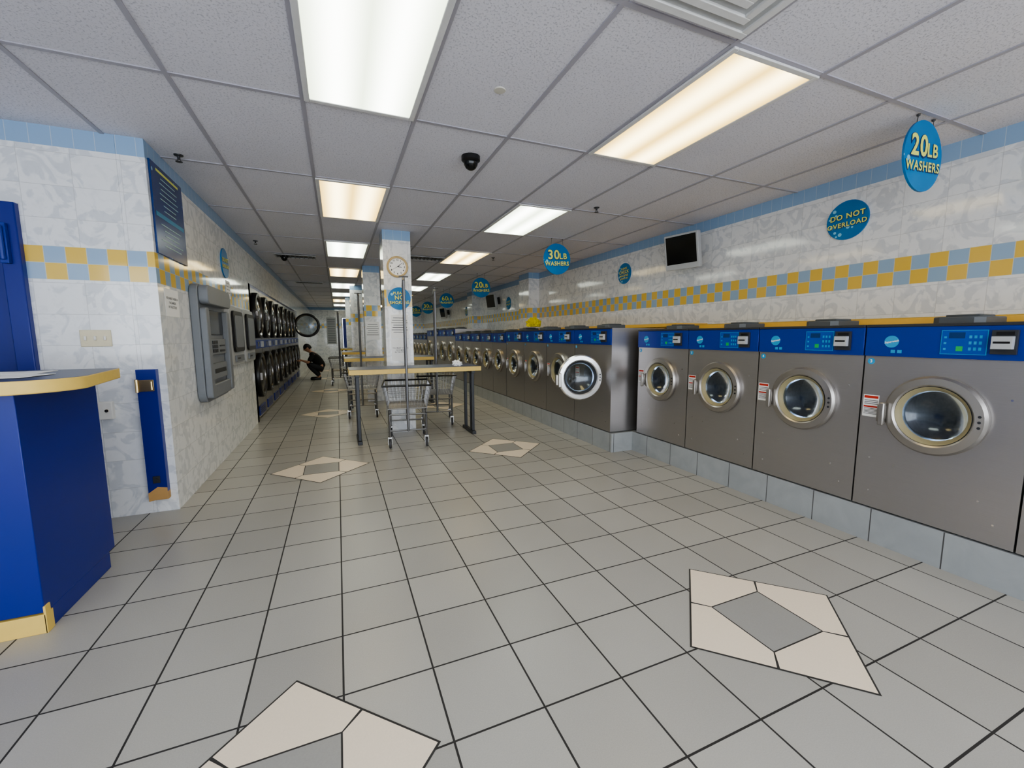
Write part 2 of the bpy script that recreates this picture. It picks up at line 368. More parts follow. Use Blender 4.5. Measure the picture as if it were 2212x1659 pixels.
# ---------------------------------------------------------------- washers
def make_washer(name,w,h,zc,r,zp,depth,label,group,loc):
    t=thing(name,label,'washing machine',loc,group=group)
    g=.004; y0,y1=-w/2+g,w/2-g; rh=r*.74
    B=MB()
    angs=[2*math.pi*k/40 for k in range(40)]+[math.atan2(zz-zc,yy) for yy in (y0,y1) for zz in (.0,zp)]
    angs=sorted(set([round(a_%(2*math.pi),6) for a_ in angs]))
    def outer(a_):
        c,s_=math.cos(a_),math.sin(a_); ts=[]
        if c>1e-9: ts.append(y1/c)
        if c<-1e-9: ts.append(y0/c)
        if s_>1e-9: ts.append((zp-zc)/s_)
        if s_<-1e-9: ts.append((0-zc)/s_)
        k=min(ts); return (0,c*k,zc+s_*k)
    n=len(angs)
    for k in range(n):
        a0,a1=angs[k],angs[(k+1)%n]
        B.poly([(0,rh*math.cos(a0),zc+rh*math.sin(a0)),(0,rh*math.cos(a1),zc+rh*math.sin(a1)),outer(a1),outer(a0)])
    B.poly([(0,y0,zp),(0,y1,zp),(0,y1,h),(0,y0,h)])
    B.poly([(0,y0,0),(depth,y0,0),(depth,y0,h),(0,y0,h)]).poly([(0,y1,0),(depth,y1,0),(depth,y1,h),(0,y1,h)])
    B.poly([(0,y0,h),(0,y1,h),(depth,y1,h),(depth,y0,h)]).poly([(0,y0,0),(0,y1,0),(depth,y1,0),(depth,y0,0)]).poly([(depth,y0,0),(depth,y1,0),(depth,y1,h),(depth,y0,h)])
    for yy,zz in ((-.26,.1),(.26,.1),(-.2,.2),(.15,.28),(-.27,.72),(.27,.3)):
        B.disc((-.0005,yy*w/.68,zz),(-1,0,0),.005,1,8,.002)
    B.build('body',[STEEL,CHROME],t,smooth=False)
    dd=min(.3,depth-.1)
    MB().lathe((0,0,zc),(1,0,0),[(rh,0),(rh,.04),(r*1.0,.05),(r*1.0,dd),(0,dd)],0,40).build('drum',STEELD,t)
    p=MB().box(-.014,-.0005,y0,y1,zp+.002,h-.012).box(-.018,-.0005,y0,y1,h-.012,h+.004,1)
    p=p.build('control_panel',[BLUEP,DGREY],t,bevel=.002)
    pc=(zp+h)/2-.004; k=w/.68
    D=MB().box(-.017,-.0145,-.17*k,.0,pc-.062,pc+.062,1).box(-.0178,-.0171,-.167*k,-.003,pc-.059,pc+.059,0)
    D.box(-.0186,-.0179,-.09*k,-.03*k,pc+.02,pc+.05,2).box(-.0186,-.0179,-.085*k,-.06*k,pc-.045,pc-.02,3)
    for q in range(3):
        D.box(-.0186,-.0179,-.022*k,-.012*k,pc-.04+q*.03,pc-.03+q*.03,4)
        for q2 in range(3): D.box(-.0186,-.0179,-.115*k-q2*.018*k,-.105*k-q2*.018*k,pc-.04+q*.03,pc-.025+q*.03,4)
    D.build('display',[BLUED,LBLUE,NAVY,GREEN,LBLUE],p,smooth=False)
    R=MB().box(-.03,-.0145,-.27*k,-.185*k,pc-.055,pc+.06,0).box(-.055,-.03,-.262*k,-.193*k,pc-.03,pc+.03,1).box(-.0565,-.0552,-.255*k,-.2*k,pc-.004,pc+.006,2).box(-.032,-.0302,-.26*k,-.2*k,pc+.036,pc+.052,2)
    R.build('card_reader',[DGREY,LGREY,DARK],p,bevel=.003)
    MB().disc((-.0145,.21*k,pc),(-1,0,0),.034,0,24,.001).add(textmesh('Superwash',.0155,.0004,shear=.3),1,Matrix.Translation((-.0165,.21*k,pc))@frame('-X')@T(0,0,0,.2)).build('round_sticker',[LBLUE,WHITE],p)
    S=MB()
    for q in range(2): S.box(-.0158,-.0145,.19*k-q*.03,.21*k-q*.03,pc-.064,pc-.046,0)
    S.build('button_stickers',[LBLUE],p)
    e=r/.21
    dr=MB().lathe((0,0,zc),(-1,0,0),[(rh+.001,.001),(rh+.001,.032*e),(r*.79,.040*e),(r*.95,.036*e),(r*1.0,.022*e),(r*1.0,.001)],0,48)
    for q in (-1,0,1): dr.disc((-.039*e,-r*.87,zc+q*.028),(-1,0,0),.0065,1,10,.003)
    dr=dr.build('door',[SATIN,DGREY],t)
    MB().lathe((0,0,zc),(-1,0,0),[(rh*.995,.034*e),(rh*.95,.03*e),(rh*.86,.012*e),(rh*.84,-.01*e)],0,40).build('door_gasket',BEIGE,dr)
    MB().lathe((0,0,zc),(-1,0,0),[(rh*.87,.014*e),(rh*.82,-.012),(rh*.6,-.035),(rh*.3,-.05),(0,-.055)],0,40).build('door_glass',GLASS,dr)
    MB().box(-.045*e,-.001,r*.93,r*1.12,zc-.07*e,zc+.03*e).box(-.07*e,-.045*e,r*.9,r*1.03,zc-.085*e,zc+.045*e).build('handle',SATIN,dr,bevel=.006)
    ya,yb=r*1.18,min(r*1.55,w/2-.01)
    L=MB().box(-.0015,-.0004,ya,yb,zc-.055,zc+.075,0)
    L.box(-.0021,-.0016,ya+.004,yb-.004,zc+.055,zc+.07,1).box(-.0021,-.0016,ya+.004,yb-.004,zc+.0,zc+.01,1)
    for q in range(5): L.box(-.0021,-.0016,ya+.004,yb-.006,zc-.04+q*.008,zc-.0365+q*.008,2)
    for q in range(3): L.box(-.0021,-.0016,ya+.004,yb-.006,zc+.02+q*.01,zc+.024+q*.01,2)
    L.build('warning_label',[WHITE,RED,INK],t,smooth=False)
    MB().prism([(.14,-w*.15),(.36,-w*.15),(.39,-w*.10),(.39,w*.10),(.36,w*.15),(.14,w*.15),(.11,w*.10),(.11,-w*.10)],h,h+.04,0).prism([(.17,-w*.10),(.34,-w*.10),(.34,w*.10),(.17,w*.10)],h+.0401,h+.052,0).build('dispenser_lid',LID,t,bevel=.008)
    return t
def number(root,w,zp,n):
    MB().disc((-.0006,w/2-.035,zp-.03),(-1,0,0),.018,0,20,.001).add(textmesh(str(n),.026,.0006),1,Matrix.Translation((-.0022,w/2-.035,zp-.03))@frame('-X')).build('number_sticker',[LBLUE,WHITE],root)
W1=make_washer('washing_machine',.684,1.085,.60,.212,.905,.42,'stainless steel front-load washer with blue control panel and round chrome door','row of stainless washers near the entrance',(3.035,-.334,.215))
near=[W1]
for k in (-1,1,2,3): near.append(copy_thing(W1,(3.035,-.334+.684*k,.215)))
for o,n in zip(near,(3,2,4,5,6)): number(o,.684,.905,n)
W2=make_washer('washing_machine',.745,1.11,.585,.225,.93,.85,'larger stainless front-load washer with blue control panel, door closed','row of larger stainless washers',(2.765,3.27,.215))
far=[W2]
for k in (1,2): far.append(copy_thing(W2,(2.765,3.27+.745*k,.215)))
WO=copy_thing(W2,(2.765,3.27-.745,.215),'stainless front-load washer with its round door swung open')
for ch in WO.children:
    if ch.name.startswith('door'):
        hp=Vector((-.01,-.24,.585)); ang=math.radians(74)
        ch.matrix_local=Matrix.Translation(hp)@Matrix.Rotation(ang,4,'Z')@Matrix.Diagonal((1.08,1.08,1.08,1))@Matrix.Translation(-hp)
        ch.data=ch.data.copy(); ch.data.materials[0]=RINGW; ch["label"]="open polished ring door"
        for c in ch.children:
            if c.name.startswith('door_gasket'): c.data=c.data.copy(); c.data.materials[0]=DGREY
for o,n in zip([WO]+far,(7,8,9,10)): number(o,.745,.93,n)
W3=make_washer('washing_machine',.66,1.09,.59,.2,.91,.8,'stainless front-load washer with blue panel further along the row','row of smaller washers along the wall',(2.765,5.48,.215))
for k in range(1,5): copy_thing(W3,(2.765,5.48+.66*k,.215))
W4=make_washer('washing_machine',.86,1.2,.62,.27,1.02,.9,'extra large stainless front-load washer with big round door','extra large washers',(2.765,8.9,.215))
for k in range(1,4): copy_thing(W4,(2.765,8.9+.86*k,.215))
for k in range(7): copy_thing(W3,(2.765,12.35+.66*k,.215))
s=MB().box(3.47,4.1,-3.2,2.14,1.305,1.348,0).box(3.47,4.1,-3.2,2.14,1.348,1.353,1).box(3.5,3.54,-3.2,2.14,.205,1.305,1).build('back_shelf',[YEL,LEDGE],bevel=.003)
tag(s,'long yellow laminate shelf behind the stainless washers','shelf')
s=MB().box(3.63,4.1,2.16,8.4,1.34,1.38,0).box(3.66,3.7,2.16,8.4,.205,1.34,1).build('back_shelf',[YEL,LEDGE],bevel=.003)
tag(s,'yellow laminate shelf running behind the farther washers','shelf')
# ---------------------------------------------------------------- dryers
def make_dryer(loc):
    t=thing('stacked_dryer','stacked pair of steel tumble dryers with large black round doors','tumble dryer',loc,group='wall of stacked dryers')
    w=.81; y0,y1=-w/2+.004,w/2-.004
    MB().box(-.62,0,y0,y1,.02,1.975).build('body',STEELK,t,bevel=.006)
    for zc in (.66,1.57):
        dr=MB().lathe((0,0,zc),(1,0,0),[(.27,.012),(.275,.045),(.30,.06),(.335,.055),(.345,.035),(.345,.001)],[1,1,0,0,0],48).build('door',[DARK,TRIM],t)
        MB().lathe((0,0,zc),(1,0,0),[(.272,.03),(.2,.045),(.1,.055),(0,.058)],0,36).build('door_glass',DOORGL,dr)
        MB().box(.04,.09,-.33,-.30,zc-.06,zc+.06).build('handle',TRIM,dr,bevel=.006)
    MB().box(.0005,.02,y0,y1,1.07,1.2,0).box(.021,.024,-.1,.02,1.1,1.17,1).box(.021,.05,.12,.24,1.09,1.18,2).build('control_panel',[BLUEP,SCREEN,LGREY],t,bevel=.003)
    g=MB().box(.0005,.012,-.26,.26,.06,.2,0)
    for q in range(4): g.box(.0125,.016,-.2,.2,.08+q*.028,.09+q*.028,1)
    g.build('lint_drawer',[BLUEL,DGREY],t)
    return t
D1=make_dryer((-1.03,5.99,0))
for k in range(1,8): copy_thing(D1,(-1.03,5.99+.815*k,0))
DO=copy_thing(D1,(-1.03,5.99+.815*8,0),'stacked steel dryers with the upper black door swung open')
ups=[c for c in DO.children if c.name.startswith('door')]
up=ups[1]; hp=Vector((.0,-.345,1.57)); up.matrix_local=Matrix.Translation(hp)@Matrix.Rotation(math.radians(-92),4,'Z')@Matrix.Translation(-hp)
for c in up.children:
    if c.name.startswith('door_glass'): c.data=c.data.copy(); c.data.materials[0]=GLASS
# ---------------------------------------------------------------- tables
def make_table(loc,w,dp,label):
    t=thing('folding_table',label,'table',loc,group='laundry folding tables')
    MB().box(-w/2,w/2,-dp/2,dp/2,.815,.87,0).box(-w/2+.006,w/2-.006,-dp/2+.006,dp/2-.006,.8705,.873,1).build('tabletop',[LEDGE,TOPD],t,bevel=.004)
    for sx in (-1,1):
        x=sx*(w/2-.09); L=MB()
        for yy in (-.2,-.13): L.box(x-.018,x+.018,yy*dp/.6-.016,yy*dp/.6+.016,.04,.815)
        L.box(x-.018,x+.018,.17*dp/.6-.016,.17*dp/.6+.016,.04,.815)
        L.box(x-.025,x+.025,-dp*.44,dp*.44,.0,.04).box(x-.025,x+.025,-dp*.42,dp*.42,.78,.815)
        L.build('leg',DGREY,t,bevel=.004)
    return t
make_table((.985,3.74,0),1.55,.52,'folding table with yellow edge and black legs against column')
make_table((1.0,6.5,0),1.6,.7,'folding table with yellow edge behind the column')
make_table((1.0,9.6,0),1.6,.8,'folding table with yellow edge near the rear columns')
make_table((.95,12.9,0),1.6,.8,'folding table with yellow edge near the rear columns')
# ---------------------------------------------------------------- carts
def make_cart(loc,rz=0):
    t=thing('laundry_cart','chrome wire laundry cart on casters with a tall hanging rack','laundry cart',loc,rz,group='wire laundry carts')
    X,Y=.265,.33; zb,zt=.44,.70; x2,y2=.21,.28
    B=MB(); 
    def ring(z,k): 
        a_=x2+(X-x2)*k; b_=y2+(Y-y2)*k; return [(-a_,-b_,z),(a_,-b_,z),(a_,b_,z),(-a_,b_,z)]
    for q in range(6):
        k=q/5; B.path(ring(zb+(zt-zb)*k,k),.0032 if q else .006,0,6,True)
    B.path(ring(zt+.004,1),.011,1,8,True)
    N1,N2=12,16
    for q in range(N1+1):
        f=-1+2*q/N1
        for s_ in (-1,1): B.tube((f*x2,s_*y2,zb),(f*X,s_*Y,zt),.0026,0,5)
        B.tube((f*x2,-y2,zb),(f*x2,y2,zb),.0026,0,5)
    for q in range(N2+1):
        f=-1+2*q/N2
        for s_ in (-1,1): B.tube((s_*x2,f*y2,zb),(s_*X,f*Y,zt),.0026,0,5)
        B.tube((-x2,f*y2,zb),(x2,f*y2,zb),.0026,0,5)
    B.build('wire_basket',[WIRE,DARK],t)
    F=MB()
    for sx in (-1,1):
        F.path([(sx*.2,-.3,.13),(sx*.2,-.3,.39),(sx*.2,-.27,.425),(sx*.2,.27,.425),(sx*.2,.3,.39),(sx*.2,.3,.13)],.0125)
        F.tube((sx*.2,-.3,.2),(sx*.2,.3,.2),.010)
    for yy in (-.3,.3): F.tube((-.2,yy,.2),(.2,yy,.2),.010).tube((-.2,yy,.38),(.2,yy,.38),.010)
    F.build('frame',RACK,t)
    R=MB()
    R.path([(0,-.345,.2),(0,-.345,1.84),(0,-.33,1.88),(0,.33,1.88),(0,.345,1.84),(0,.345,.2)],.0145,0,10)
    R.path([(-.05,-.345,1.88),(.05,-.345,1.88)],.008)
    for yy in (-.345,.345): R.tube((0,yy,.2),(0,yy*.86,.2),.008).tube((0,yy,.69),(0,yy*.97,.70),.008)
    R.build('hanging_rack',RACK,t)
    for sx in (-1,1):
        for sy in (-1,1):
            c=(sx*.2,sy*.3+.02,.052)
            M_=MB().lathe((c[0]-.014,c[1],c[2]),(1,0,0),[(0,0),(.03,0),(.045,.0),(.052,.006),(.052,.022),(.045,.028),(.03,.028),(0,.028)],[1,1,0,0,0,1,1],20)
            M_.box(c[0]-.022,c[0]-.017,c[1]-.018,c[1]+.012,c[2]-.01,.12,2).box(c[0]+.017,c[0]+.022,c[1]-.018,c[1]+.012,c[2]-.01,.12,2).box(c[0]-.022,c[0]+.022,c[1]-.03,c[1]+.014,.115,.132,2)
            M_.build('caster',[RUBBER,LGREY,CHROME],t)
    return t
C1=make_cart((.84,3.50,0),-.13)
for (x,y,rz) in ((1.41,4.50,-.19),(.44,5.5,-.05),(.15,10.3,-.03)):
    o=copy_thing(C1,(x,y,0)); o.rotation_euler[2]=rz
# ---------------------------------------------------------------- signs
def round_sign(r,lines,face,loc,label,hang=0,name='hanging_sign',group=None):
    t=thing(name,label,'sign',loc,group=group)
    Fm=frame(face)
    MB().lathe((0,0,-.006),(0,0,1),[(0,0),(r,0),(r,.012),(0,.012)],0,40).build('sign_board',TEAL,t,M=Fm)
    X=MB()
    for s_,size,dy,dx in lines:
        me=textmesh(s_,size*r,.012*r*size/.5,sp=1.12); m2=textmesh(s_,size*r,.034*r*size/.5,sp=1.12)
        X.add(m2,1,T(dx*r+.014*r,dy*r-.014*r,.0075,.05)).add(me,0,T(dx*r,dy*r,.0095,.05))
    X.build('sign_lettering',[YTXT,NAVY],t,M=Fm,smooth=False)
    if hang:
        K=MB()
        for dx in (-.45,.45):
            K.tube((dx*r,r*.86,-.0),(dx*r*.9,hang-.004,0),.002,0,6).lathe((dx*r*.9,hang-.012,0),(0,1,0),[(0,0),(.008,0),(.01,.010),(0,.010)],0,10)
        K.build('hanging_wire',DGREY,t,M=Fm)
    return t
R_=.205
hs='blue bubble-printed round sign hanging from ceiling reading '
for n,x,y,z in (('20',3.47,.03,2.325),('30',2.93,3.67,2.28),('20',2.98,7.1,2.26),('60',3.02,10.3,2.24),('30',3.0,12.9,2.2),('20',3.0,15.2,2.2)):
    round_sign(R_,[(n,.82,.24,-.27),('LB',.52,.19,.44),('WASHERS',.37,-.30,0)],'-Y',(x,y,z),hs+n+'LB WASHERS',H-z,group='hanging washer size signs')
ws='blue round bubble-printed sign on tiled wall reading '
DN=[('DO NOT',.38,.2,0),('OVERLOAD',.33,-.22,0)]; PC=[('PLEASE',.26,.46,0),('CHECK',.42,.12,0),('MACHINE',.27,-.22,0),('BEFORE USE',.2,-.5,0)]
round_sign(.158,DN,'-X',(4.093,.77,2.195),ws+'DO NOT OVERLOAD',name='wall_sign')
round_sign(.15,PC,'-X',(4.093,3.72,2.155),ws+'PLEASE CHECK',name='wall_sign')
round_sign(.15,DN,'-X',(4.093,8.3,2.05),ws+'DO NOT OVERLOAD',name='wall_sign')
round_sign(.15,PC,'-X',(4.093,12.0,2.05),ws+'PLEASE CHECK',name='wall_sign')
round_sign(.16,DN,'+X',(-1.003,4.12,2.06),ws+'DO NOT OVERLOAD',name='wall_sign')
round_sign(.14,[('PLEASE',.32,.48,0),('NO',.52,.08,0),('SMOKING',.36,-.36,0)],'-Y',(.862,4.013,1.72),'blue round sign on tiled column reading PLEASE NO SMOKING',name='wall_sign')
t=thing('wall_clock','round wall clock with beige rim on the tiled column','clock',(.85,4.019,2.11))
MB().lathe((0,0,0),(0,-1,0),[(0,.0),(.13,.0),(.13,.03),(.12,.038),(.108,.034),(.104,.02)],0,40).build('clock_rim',P('clock_rim_beige',(198,174,128),.4),t)
MB().disc((0,-.018,0),(0,-1,0),.106,0,40).build('clock_face',WHITE,t)
X=MB()
for n in range(1,13):
    a_=math.radians(90-30*n); X.add(textmesh(str(n),.03,.0008),0,Matrix.Translation((.084*math.cos(a_),-.0195,.084*math.sin(a_)))@frame('-Y'))
X.build('clock_numerals',DARK,t,smooth=False)
X=MB()
for a_,l,w_ in ((math.radians(90-93),.055,.005),(math.radians(90-50),.078,.004),(math.radians(90-240),.07,.0015)):
    c,s_=math.cos(a_),math.sin(a_); X.poly([(-s_*w_,-.022,c*w_),(s_*w_,-.022,-c*w_),(l*c+s_*w_*.4,-.022,l*s_-c*w_*.4),(l*c-s_*w_*.4,-.022,l*s_+c*w_*.4)])
X.build('clock_hands',DARK,t,smooth=False)
def paper(face,loc,w,h,text,label,size=.02,lines=4):
    t=thing('paper_notice',label,'paper notice',loc)
    F_=frame(face); MB().box(-w/2,w/2,-h/2,h/2,0,.0012).build('paper_sheet',WHITE,t,M=F_,smooth=False)
    X=MB()
    if text: X.add(textmesh(text,size,.0003,1.2),0,T(0,0,.002))
    else:
        for q in range(lines):
            yy=h*.36-q*h*.7/lines; ww=w*(.36+.05*((q*7)%3)); X.box(-ww,ww,yy-h*.012,yy+h*.012,.0014,.0018)
    X.build('paper_print',INK,t,M=F_,smooth=False)
MK='YOU MUST WEAR A\nFACE MASK\nIN THE STORE'
paper('-Y',(.855,4.0195,1.37),.22,.30,None,'white printed notice taped to the tiled column',lines=7)
paper('-Y',(.855,4.0195,1.07),.22,.28,MK,'white paper notice on the column about wearing a mask',.022)
paper('+X',(-1.0095,2.39,1.50),.28,.20,MK,'white paper notice taped on the marbled tile wall',.026)
paper('+X',(-1.0095,4.22,1.78),.2,.2,None,'small white notice on the wall below the round sign')
paper('-Y',(.74,6.8995,1.35),.24,.34,None,'white printed notice on the second column',lines=6)
t=thing('wall_poster','large navy blue poster with pale bubbles and small pale text','poster',(-1.0098,2.49,2.14))
F_=frame('+X'); MB().box(-.31,.31,-.31,.31,0,.012).build('poster_board',POSTER,t,M=F_,bevel=.002)
X=MB(); rnd=random.Random(3)
X.box(-.28,.28,-.05,-.02,.0126,.013,0)
for q in range(14):
    yy=.23-q*.036
    if abs(yy+.035)<.025: continue
    ww=.12+.1*rnd.random(); X.box(-ww,ww,yy-.003,yy+.003,.0132,.0135,1)
X.box(-.22,.22,.262,.28,.0132,.0135,2)
X.build('poster_print',[BAND,PTXT,YTXT],t,M=F_,smooth=False)
# payment terminal
t=thing('cash_machine','grey plastic wall-mounted payment terminal with hooded screen and keypad','payment machine',(-1.0085,3.2,0))
def rrect(w,h,r,n=5,cx=0,cy=0):
    o=[]
    for (sx,sy,a0) in ((1,1,0),(-1,1,90),(-1,-1,180),(1,-1,270)):
        for k in range(n+1):
            a_=math.radians(a0+90*k/n); o.append((cx+sx*(w/2-r)+r*math.cos(a_),cy+sy*(h/2-r)+r*math.sin(a_)))
    return o
S=MB().prism(rrect(.84,1.02,.09,5,0,0),.0,.06,0)
S.prism(rrect(.80,.16,.05,5,0,.42),.06,.13,0)
S.prism(rrect(.10,.78,.03,4,-.36,-.08),.06,.11,0).prism(rrect(.10,.78,.03,4,.36,-.08),.06,.11,0).prism(rrect(.66,.12,.03,4,0,-.42),.06,.10,0)
S.build('housing',MGREY,t,loc=(0,0,1.19),M=frame('+X'),bevel=.008)
MB().box(-.26,.26,.08,.30,.061,.072).build('screen',SCREEN,t,loc=(0,0,1.19),M=frame('+X'),bevel=.004)
K=MB().box(-.28,.28,-.10,.04,.061,.085,0)
for q in range(4):
    for q2 in range(3): K.box(-.2+q*.045,-.165+q*.045,-.08+q2*.038,-.05+q2*.038,.0855,.092,1)
K.box(.05,.24,-.03,-.015,.0855,.088,1).box(.05,.24,-.08,-.06,.0855,.088,1)
K.build('keypad',[MGREY,DGREY],t,loc=(0,0,1.19),M=frame('+X'),bevel=.002)
MB().box(-.24,.24,-.32,-.18,.061,.09,0).box(-.2,.2,-.27,-.23,.0905,.092,1).build('cash_slot',[MGREY,DGREY],t,loc=(0,0,1.19),M=frame('+X'),bevel=.004)
for yy in (4.24,4.98):
    t=thing('change_machine','wall-recessed vending unit with dark frame and small glass window','vending machine',(-1.0095,yy,1.26),group='wall vending units')
    F_=frame('+X')
    MB().prism(rrect(.64,.66,.05),0,.05,0).build('housing',LGREY,t,M=F_,bevel=.006)
    MB().prism(rrect(.50,.46,.05,5,0,.05),.051,.075,0).build('window_frame',DARK,t,M=F_,bevel=.004)
    MB().prism(rrect(.40,.36,.03,5,0,.05),.0755,.079,0).build('window_glass',MGREY,t,M=F_)
    MB().box(-.2,.2,-.29,-.22,.051,.07,0).box(-.15,-.02,-.265,-.245,.0705,.072,1).build('coin_tray',[MGREY,DARK],t,M=F_,bevel=.003)
def tv(y,z,lab):
    t=thing('wall_television',lab,'television',(3.86,y,z),rotz=.22,group='small wall televisions')
    t.rotation_euler[1]=math.radians(-10)
    F_=frame('-X')
    MB().prism(rrect(.43,.40,.015),-.03,.03,0).prism(rrect(.34,.3,.03),-.08,-.03,0).build('casing',LGREY,t,M=F_,bevel=.006)
    MB().box(-.19,.19,-.135,.178,.0302,.033).build('screen',SCREEN,t,M=F_)
    MB().box(-.03,.03,-.03,.03,-.21,-.08).box(-.07,.07,-.09,.09,-.225,-.20).tube((-.2,-.05,-.1),(-.24,-.2,-.1),.004).tube((-.24,-.2,-.1),(-.1,-.1,-.2),.004).build('bracket',DGREY,t,M=F_)
tv(2.35,2.21,'small flat television with dark screen on a wall bracket')
tv(8.9,2.12,'small flat television further along the tiled wall'); tv(14.3,2.1,'small flat television near the end of the tiled wall')
# ---------------------------------------------------------------- reception counter
t=thing('reception_counter','bright blue laminate service counter with pale yellow-edged top','counter',(-1.09,.79,0))
MB().box(-1.1,0,0,.61,.09,1.03).box(-1.1,-.0,.05,.55,.0,.09).build('counter_body',BLUEL,t,bevel=.003)
MB().box(-1.1,.005,-.006,.045,.0,.085,0).box(-.002,.006,-.006,.03,.0,.12,0).build('kick_plate',LEDGE,t,bevel=.002)
pts=[]
for k in range(9):
    a_=math.radians(-90+90*k/8); pts.append((.18-.22+.22*math.cos(a_),-.10+.22+.22*math.sin(a_)))
pts+= [(.10,.63),(-1.1,.63),(-1.1,-.10)]
MB().prism(pts,1.03,1.085,0,1).build('countertop',[LEDGE,TOPD],t,bevel=.004)
for k,(x,y,r) in enumerate(((-1.32,1.2,.1),(-1.22,.95,-.1))):
    o=MB().box(-.14,.14,-.1,.1,0,.002).build('paper_sheet',WHITE,loc=(x,y,1.0855+.0021*k),rotz=r,smooth=False); tag(o,'white sheet of paper lying on the blue counter','paper')
t=thing('gate_panel','narrow blue gate stile with metal latch fixed to tiled wall','gate panel',(-1.108,2.103,0))
MB().box(-.055,.055,-.015,.036,.16,1.03).build('panel_board',BLUEL,t,bevel=.002)
MB().poly([(-.055,-.016,.10),(.055,-.016,.12),(.055,-.016,.19),(-.0,-.016,.20),(-.055,-.016,.16)]).box(-.055,.055,-.013,.036,.105,.16).build('worn_wood_end',WOOD,t,smooth=False)
MB().box(-.05,.04,-.022,-.0155,.88,.96,0).tube((-.05,-.028,.875),(-.05,-.028,.965),.011,0).tube((.03,-.028,.89),(.03,-.028,.95),.008,0).build('latch',BRASS,t,bevel=.002)
MB().box(-.02,.02,-.022,-.0155,.23,.28).disc((0,-.022,.255),(0,-1,0),.012,0,12,.006).build('lower_catch',DGREY,t)
t=thing('light_switch','almond three-gang light switch plate on marbled tile wall','light switch',(-1.365,2.1395,1.245))
MB().box(-.08,.08,-.008,0,-.055,.055).build('switch_plate',PLATE,t,bevel=.003)
for k in (-.05,0,.05):
    MB().box(k-.006,k+.006,-.02,-.0082,-.014,.014).build('toggle',WHITEP,t,bevel=.002)
t=thing('key_box','small white metal box on the tiled wall','box',(-1.36,2.1395,.76))
MB().box(-.05,.05,-.04,0,-.06,.06).build('box_case',WHITEP,t,bevel=.005); MB().disc((.02,-.0405,.0),(0,-1,0),.01,0,12,.004).build('key_lock',BRASS,t)
def crumple(loc,r,mat,name,label,cat,fl=.6,seed=1):
    bm=bmesh.new(); bmesh.ops.create_icosphere(bm,subdivisions=4,radius=r)
    from mathutils import noise
    for v in bm.verts:
        n=noise.noise(v.co*(2.2/r)+Vector((seed,0,0)))+.5*noise.noise(v.co*(5/r)); v.co*=1+.45*n; v.co.z=max(v.co.z*fl,-r*.35)
    me=bpy.data.meshes.new(name); bm.to_mesh(me); bm.free(); me.materials.append(mat)
    o=bpy.data.objects.new(name,me); COL.objects.link(o); o.location=(loc[0],loc[1],loc[2]+r*.35); tag(o,label,cat); return o
crumple((3.0,4.55,1.385),.11,CLOTHY,'cleaning_cloth','crumpled yellow cloth on top of a washer','cloth',.9,3)
crumple((1.5,3.66,.874),.06,WHITE,'tissue','crumpled white tissue on the folding table','tissue',.7,5)
t=thing('louvre_panel','pale louvred panel on the back wall','vent panel',(-.12,19.4995,1.5))
S=MB().box(-.2,.2,-.03,0,-.6,.6,0)
for q in range(14): S.box(-.16,.16,-.045,-.031,-.55+q*.08,-.51+q*.08,1)
S.build('louvres',[LGREY,MGREY],t)
